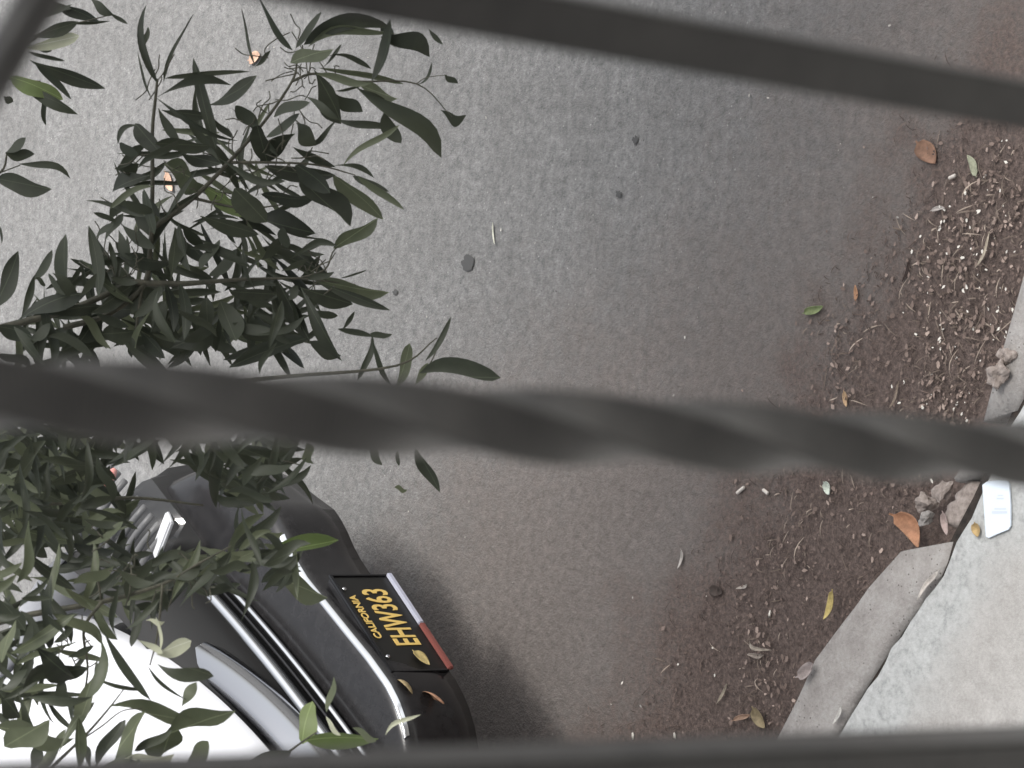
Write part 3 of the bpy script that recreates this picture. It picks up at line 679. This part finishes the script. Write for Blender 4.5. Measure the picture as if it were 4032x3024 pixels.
# ---------------------------------------------------------------- fallen leaves and litter
def fl(name, label, cat, px, py, ang, L, W, col, z=0., curl=.3, fold=.25, rot=(0, 0), col2=None, mat=None):
    """a fallen leaf lying at a photo point; ang = direction of the tip in the picture (degrees, clockwise from right)"""
    p = at(px, py, z); q = at(px+40*math.cos(math.radians(ang)), py+40*math.sin(math.radians(ang)), z)
    a = math.atan2(q.y-p.y, q.x-p.x)
    vs, fs = [], []; n = 12; m_ = 7
    for i in range(n+1):
        s = i/n; hw = W/2*(max(0, math.sin(math.pi*s**.85)))**.7 if 0 < s < 1 else W*.02
        if s < .1: hw = max(hw*.25, W*.03)
        for j in range(m_):
            t = 2*j/(m_-1)-1
            th = t*fold*3
            y = hw*math.sin(th)/(fold*3) ; zz = hw*(1-math.cos(th))/(fold*3)
            vs.append(((s-.5)*L, y + .06*L*math.sin(s*4+px), zz + curl*L*(2*s-1)**2*.5 + .008*L*math.sin(9*s+3*t+py)))
    fs = grid_faces(n+1, m_)
    zmin = min(v[2] for v in vs)
    vs = [(x, y, k-zmin) for x, y, k in vs]
    if mat is None:
        m = Mat(name+'_'+str(int(px)), col, .75); v = m.coord(); f = m.noise(60, 5, .65, v)
        c2 = col2 or tuple(c*.55 for c in col); m.col(m.ramp(f, [(.35, c2), (.65, col)])); mat = m.m
    o = mesh(name, vs, fs, mat, None, True)
    o.rotation_euler = (rot[0], rot[1], a); o.location = (p.x, p.y, z+.004)
    md = o.modifiers.new('s', 'SOLIDIFY'); md.thickness = .0008
    return tag(o, label, cat)
OR, TAN, GRN, PALE, YEL, PNK = (.42, .22, .13), (.36, .27, .17), (.25, .30, .14), (.50, .52, .36), (.62, .50, .20), (.42, .36, .34)
fl('fallen_leaf', 'large curled orange brown leaf lying against the broken kerb end', 'leaf', 3600, 2085, 48, .105, .05, (.50, .26, .15), .02, .5, .33)
fl('fallen_leaf', 'green boat shaped leaf lying on the road beside the dirt band', 'leaf', 3212, 1222, -28, .062, .024, GRN, 0, .2, .45)
fl('fallen_leaf', 'pale green teardrop leaf on the brown dirt near the top bar', 'leaf', 3835, 655, -115, .055, .02, (.40, .41, .29), .004, .05, .15)
fl('fallen_leaf', 'broad faded orange leaf at the upper edge of the dirt band', 'leaf', 3655, 600, 55, .075, .045, (.30, .17, .11), 0, .12, .12)
fl('fallen_leaf', 'small upright orange leaf between the green leaf and the dark sliver', 'leaf', 3378, 1155, -85, .034, .014, (.55, .31, .18), 0, .3, .4)
fl('fallen_leaf', 'yellow leaf standing in the gutter against the kerb', 'leaf', 3278, 2380, 112, .068, .022, YEL, .03, .3, .4)
fl('fallen_leaf', 'crumpled pinkish grey leaf lying over the kerb edge', 'leaf', 3190, 2640, -30, .058, .034, PNK, .121, .5, .4)
fl('fallen_leaf', 'olive tan leaf lying where the kerb meets the lowest bar', 'leaf', 3000, 2825, 60, .06, .034, (.30, .24, .14), .01, .3, .35)
fl('fallen_leaf', 'tan curled leaf in the gutter just above the lowest bar', 'leaf', 2935, 2825, -28, .06, .016, (.42, .28, .2), .004, .4, .5)
fl('fallen_leaf', 'long thin straw coloured leaf with bright tip in the lower gutter', 'leaf', 2858, 2730, -60, .055, .010, (.48, .42, .33), .004, .4, .5)
fl('fallen_leaf', 'arched pale stem leaf over a dark hollow in the gutter', 'leaf', 3000, 2545, 25, .07, .010, (.46, .40, .33), .02, -.5, .4)
fl('fallen_leaf', 'folded pale leaf under the arched stem leaf in the gutter', 'leaf', 2985, 2580, 175, .05, .014, (.40, .34, .29), .006, .2, .5)
fl('fallen_leaf', 'thin white curved leaf sliver on the open grey road', 'leaf', 1950, 920, 82, .055, .006, (.62, .62, .52), 0, .1, .4)
fl('fallen_leaf', 'orange leaf on the road behind the upper twigs', 'leaf', 1010, 228, -15, .06, .035, (.55, .36, .26), 0, .2, .2)
fl('fallen_leaf', 'orange leaf on the road glimpsed behind the middle leaves', 'leaf', 675, 715, 70, .075, .036, (.55, .36, .26), 0, .2, .2)
fl('fallen_leaf', 'yellow tan leaf above the twisted bar on the dirt', 'leaf', 3338, 1570, 75, .036, .016, (.58, .40, .24), 0, .3, .4)
fl('fallen_leaf', 'dark narrow leaf sliver lying across the dirt edge', 'leaf', 3575, 1065, 105, .05, .009, (.05, .03, .024), 0, .1, .4)
fl('fallen_leaf', 'straw leaf blade lying beneath the kerb rocks in the litter', 'leaf', 3530, 1555, 112, .06, .008, (.34, .27, .21), .005, .1, .4)
fl('fallen_leaf', 'pale straw blade leaning in the litter by the upper kerb', 'leaf', 3880, 985, -66, .08, .008, (.55, .48, .38), .01, .1, .4)
fl('fallen_leaf', 'small white split leaf lying above the white seed scatter', 'leaf', 3700, 825, -8, .04, .010, (.55, .50, .46), .004, .2, .3)
fl('fallen_leaf', 'tan crumbled leaf beside the pale blue tag', 'leaf', 3855, 2085, 80, .030, .024, (.52, .37, .17), .121, .4, .3)
fl('fallen_leaf', 'white crumpled leaf fragment on the dirt under the twisted bar', 'leaf', 3268, 1922, 60, .032, .026, (.72, .78, .68), .003, .5, .45)
fl('fallen_leaf', 'pinkish curled bark leaf in the gap of the broken kerb', 'leaf', 3735, 2060, 80, .05, .022, (.46, .36, .33), .09, .4, .4)
fl('fallen_leaf', 'long white leaf sliver lying in the kerb joint', 'leaf', 3665, 2300, 122, .085, .012, (.60, .55, .50), .123, .1, .3)
fl('fallen_leaf', 'small white leaf sliver in the joint above the lowest bar', 'leaf', 3305, 2815, 112, .045, .009, (.66, .64, .60), .123, .1, .3)
fl('fallen_leaf', 'light curled straw leaf in the middle of the brown dirt', 'leaf', 2935, 2310, 150, .035, .008, (.60, .54, .48), 0, .5, .4)
fl('fallen_leaf', 'white twisted leaf with dark shadow low in the dirt fringe', 'leaf', 2690, 2200, 95, .045, .010, (.60, .56, .52), 0, .4, .4)
fl('fallen_leaf', 'dark brown triangular leaf in the dirt fringe', 'leaf', 2825, 2325, 30, .045, .028, (.075, .055, .045), 0, .1, .2)
# leaves lying on the car
cm = Matrix.Translation(car.location) @ Matrix.Rotation(CA, 4, 'Z') @ Matrix.Diagonal((CS, CS, CS, 1))
def on_car(o, loc, rz, rx=0): o.matrix_world = cm @ Matrix.Translation(loc) @ Matrix.Rotation(rz, 4, 'Z') @ Matrix.Rotation(rx, 4, 'X')
o = fl('fallen_leaf', 'yellow pointed leaf stuck over the first character of the licence plate', 'leaf', 1665, 2578, 40, .052, .030, (.66, .52, .22), 0, .1, .15)
pm = cm @ Matrix.Translation((0, .050, .575)) @ Matrix.Rotation(PR, 4, 'Z')
o.matrix_world = pm @ Matrix.Translation((-.122, -.045, -.014)) @ Matrix.Rotation(math.pi/2, 4, 'X') @ Matrix.Rotation(math.radians(205), 4, 'Z')
o = fl('fallen_leaf', 'orange brown leaf resting on the bumper below the licence plate', 'leaf', 1715, 2680, 40, .075, .036, (.46, .25, .15), 0, .2, .25)
on_car(o, (-.245, .034, .590), 3.5, 1.0)
o = fl('fallen_leaf', 'tan crumpled leaf on the bumper beside the orange brown leaf', 'leaf', 1640, 2670, 40, .055, .034, (.42, .32, .17), 0, .4, .3)
on_car(o, (-.205, .030, .640), 3.3, 1.0)
# pale tag on the pavement edge
tgp = [at(x, y, .124) for x, y in [(3873, 1910), (3890, 1897), (3935, 1892), (3968, 1893), (3978, 1905), (3984, 1990), (3984, 2070), (3975, 2085), (3930, 2103), (3898, 2118), (3887, 2112), (3880, 2010)]]
c0 = sum(tgp, Vector())/len(tgp)
bm = bmesh.new(); f = bm.faces.new([bm.verts.new(p-c0) for p in tgp]); f.normal_update()
if f.normal.z < 0: f.normal_flip()
r = bmesh.ops.extrude_face_region(bm, geom=[f]); bmesh.ops.translate(bm, vec=(0, 0, .004), verts=[v for v in r['geom'] if isinstance(v, bmesh.types.BMVert)])
bmesh.ops.recalc_face_normals(bm, faces=bm.faces)
tg = bmobj('plastic_tag', bm, Mat('pale_blue_plastic', (.74, .82, .90), .35).m); tg.location = c0
tag(tg, 'pale blue white plastic tag with faint grey print on the pavement edge', 'tag')
M_PRINT = Mat('faint_blue_grey_print', (.62, .68, .82), .5).m
for k, (x0, y0, x1, y1) in enumerate(((3915, 2000, 3962, 2007), (3905, 2012, 3965, 2022), (3928, 1948, 3950, 1953), (3924, 1960, 3952, 1966))):
    q = [at(a, b, .1286)-c0 for a, b in ((x0, y0), (x1, y0), (x1, y1), (x0, y1))]
    mesh('print', q, [(0, 3, 2, 1)], M_PRINT, tg)
# cigarette ends and stones
def stone(name, label, cat, px, py, r, mat, z=0., sq=.6, seed=0, group=None):
    bm = bmesh.new(); bmesh.ops.create_icosphere(bm, subdivisions=3, radius=r); g = np.random.default_rng(seed)
    ks = [Vector(g.normal(size=3)) for _ in range(7)]
    for v in bm.verts:
        n_ = v.co.normalized(); d = 1+.42*sum(math.sin(2.2*n_.dot(k)+i) for i, k in enumerate(ks))/2.6 + .10*sum(math.sin(7*n_.dot(k)+2*i) for i, k in enumerate(ks))/2.6 + .03*g.normal()
        v.co = Vector((n_.x*r*d, n_.y*r*d*.8, n_.z*r*d*sq))
    o = bmobj(name, bm, mat, None, False); o.location = at(px, py, z) + Vector((0, 0, r*sq*.7)); o.rotation_euler = (0, 0, seed)
    return tag(o, label, cat, group)
stone('stone', 'tan lump of broken concrete on the upper kerb by the frame edge', 'stone', 3945, 1470, .03, M_ROCK, .116, .5, 3)
stone('stone', 'small tan concrete chip beside the larger lump on the upper kerb', 'stone', 3975, 1400, .018, M_ROCK, .116, .5, 5)
stone('stone', 'dark rubble piece in the gap of the broken kerb', 'stone', 3660, 1985, .022, M_ROCK, .03, .7, 8)
stone('stone', 'pale rubble piece above the orange brown leaf', 'stone', 3720, 1935, .02, M_ROCK, .04, .5, 9)
stone('stone', 'grey rubble piece between the large curled leaf and broken kerb', 'stone', 3665, 2040, .016, M_KERB, .05, .7, 12)
M_TAR = Mat('dark_tar', (.055, .055, .054), .7).m
def stain(label, px, py, r, seed):
    g = np.random.default_rng(seed); p0 = at(px, py, .004); n = 18; vs = [(0, 0, .0012)]
    for i in range(n): a = 2*math.pi*i/n; q = r*(1+.18*g.normal()); vs.append((q*math.cos(a), q*math.sin(a)*1.25, 0))
    o = mesh('gum_spot', vs, [(0, i+1, (i+1) % n+1) for i in range(n)], M_TAR, None, True); o.location = p0; tag(o, label, 'gum spot')
stain('round dark flattened gum spot on the open grey road', 1842, 1035, .020, 1)
stain('small dark gum spot on the road right of the twig tips', 1556, 1150, .008, 2)
stain('tiny dark gum spot on the road under the plain top bar', 2500, 550, .009, 3)
stain('tiny dark gum spot on the road in the middle of the view', 2435, 765, .008, 4)
M_FILT = varied('cigarette_paper', (.62, .56, .50), (.72, .68, .62), 60, .8)
def butt(label, x0, y0, x1, y1):
    a, b = at(x0, y0, .006), at(x1, y1, .006); c = (a+b)/2
    o = tube('cigarette_end', [a-c, a.lerp(b, .1)-c, a.lerp(b, .9)-c, b-c], [.0036, .004, .004, .0037], M_FILT, None, 10); o.location = c; tag(o, label, 'cigarette end')
butt('short pale cigarette end casting a shadow on the dirt fringe', 2902, 1942, 2930, 1918)
butt('tiny pale cigarette end beside the brighter one under the twisted bar', 3005, 1928, 3024, 1944)
butt('pale rolled cigarette end in the dirt by the broad faded orange leaf', 3738, 702, 3762, 690)
M_SEED = Mat('white_seed', (.78, .74, .66), .6).m
def petal(label, px, py, ang, L):
    p = at(px, py, .003); q = at(px+30*math.cos(ang), py+30*math.sin(ang), .003); a = math.atan2(q.y-p.y, q.x-p.x)
    bm = bmesh.new(); bmesh.ops.create_icosphere(bm, subdivisions=1, radius=1); bmesh.ops.scale(bm, vec=(L/2, L*.2, L*.14), verts=bm.verts)
    o = bmobj('seed', bm, M_SEED, None, True); o.location = p; o.rotation_euler = (0, 0, a); tag(o, label, 'seed')
petal('white seed on the dirt just above the lowest bar, left of two', 2492, 2898, 1.5, .020)
petal('white seed on the dirt just above the lowest bar, right of two', 2657, 2898, 1.4, .020)
petal('white seed on the brown dirt below the yellow gutter leaf', 3031, 2417, 1.8, .020)
# fine litter: needles, chips and seeds nobody could count
def kd(p): return -(Vector((p[0], p[1], 0))-K0).dot(KN)
def litter(name, label, n, dmin, dmax, kind, mat, size, z=.0, sgen=None, bias=1.6, cl=None):
    vs, fs = [], []; k = 0
    while k < n:
        if cl and random.random() < .8:
            cx, cy, sg = random.choice(cl); c = at(cx, cy, 0); p = Vector((c.x+random.gauss(0, sg), c.y+random.gauss(0, sg), 0))
        else:
            s = random.uniform(-2.4, 1.4); d = dmin+(dmax-dmin)*random.random()**bias; p = K0 - KN*d - KDIR*s
        d = kd(p)
        if d < .012: continue
        k += 1; L = size*random.uniform(.45, 1.5); a = random.uniform(0, 6.28); b = len(vs); zz = random.uniform(.001, .007 if d < .35 else .003)
        if kind == 'needle':
            cu = random.uniform(-.22, .22)*random.random(); wd = L*random.uniform(.02, .055)+.0005; L *= random.choice((.4, .6, .8, 1, 1.4, 2.2)); m_ = 4; lift = random.uniform(0, .3)*L
            for i in range(m_+1):
                s = i/m_; x = (s-.5)*L; y = cu*L*(s-.5)**2*2; q = wd*(1-.7*abs(2*s-1))
                for sg in (-1, 1):
                    X, Y = x, y+sg*q
                    vs.append((p.x+X*math.cos(a)-Y*math.sin(a), p.y+X*math.sin(a)+Y*math.cos(a), zz+.0015+lift*4*s*(1-s)))
            fs += [(b+2*i, b+2*i+2, b+2*i+3, b+2*i+1) for i in range(m_)]
        else:
            m_ = random.choice((4, 5, 6)); tl = random.uniform(-.3, .3)
            for i in range(m_):
                q = 2*math.pi*i/m_; r = L*.5*random.uniform(.6, 1.2); X, Y = r*math.cos(q), r*.6*math.sin(q)
                vs.append((p.x+X*math.cos(a)-Y*math.sin(a), p.y+X*math.sin(a)+Y*math.cos(a), zz+.002+tl*X+L*.2))
            fs.append(tuple(range(b, b+m_)))
    return tag(mesh(name, vs, fs, mat), label, 'litter', kind='stuff')
def lm(name, c, c2, sc=40):
    m = Mat(name, c, .85); g = m.n('ShaderNodeNewGeometry'); mid = tuple((a*.7+b*.3) for a, b in zip(c, c2))
    m.col(m.ramp(g.outputs['Random Per Island'], [(0, c), (.72, mid), (1, c2)])); return m.m
CL = 2*[(3800, 900, .07), (3850, 1080, .09), (3700, 1150, .08), (3780, 1450, .08), (3700, 1600, .06), (3920, 780, .06), (3870, 1250, .07)] + [(3800, 900, .07), (3850, 1080, .09), (3700, 1150, .09), (3650, 1350, .08), (3780, 1450, .09), (3680, 1600, .08), (3900, 820, .07), (3340, 1350, .05), (3330, 1450, .05), (3520, 1930, .06), (3300, 2000, .07), (3150, 2080, .06), (3050, 2600, .05), (3020, 2760, .05), (2980, 2480, .05), (3100, 2180, .05)]
litter('litter_needles', 'pale straw needles and strands caught in the gutter', 850, .0, .5, 'needle', lm('straw', (.10, .072, .056), (.50, .41, .33)), .019, bias=1.5, cl=CL)
litter('brown_strands', 'dark brown rotting strands in the gutter', 3200, .0, .55, 'needle', lm('rot', (.055, .038, .031), (.20, .145, .12)), .015, bias=2.0)
litter('brown_chips', 'crumbled brown leaf chips filling the gutter', 9000, .0, .45, 'chip', lm('chip', (.065, .046, .038), (.22, .16, .135)), .007, bias=1.6)
litter('pinkish_chips', 'pinkish tan bark chips scattered in the gutter dirt', 750, .0, .62, 'chip', lm('chip2', (.16, .115, .095), (.50, .39, .33)), .0125, bias=1.1, cl=CL)
litter('white_flecks', 'tiny white seeds and flecks on the gutter dirt', 120, .0, .6, 'chip', M_SEED, .009, bias=1.2, cl=CL[:9])
litter('road_flecks', 'tiny pale flecks sprinkled over the grey road', 160, .4, 4.0, 'chip', lm('fleck', (.35, .33, .30), (.6, .57, .52)), .007, bias=1.0)
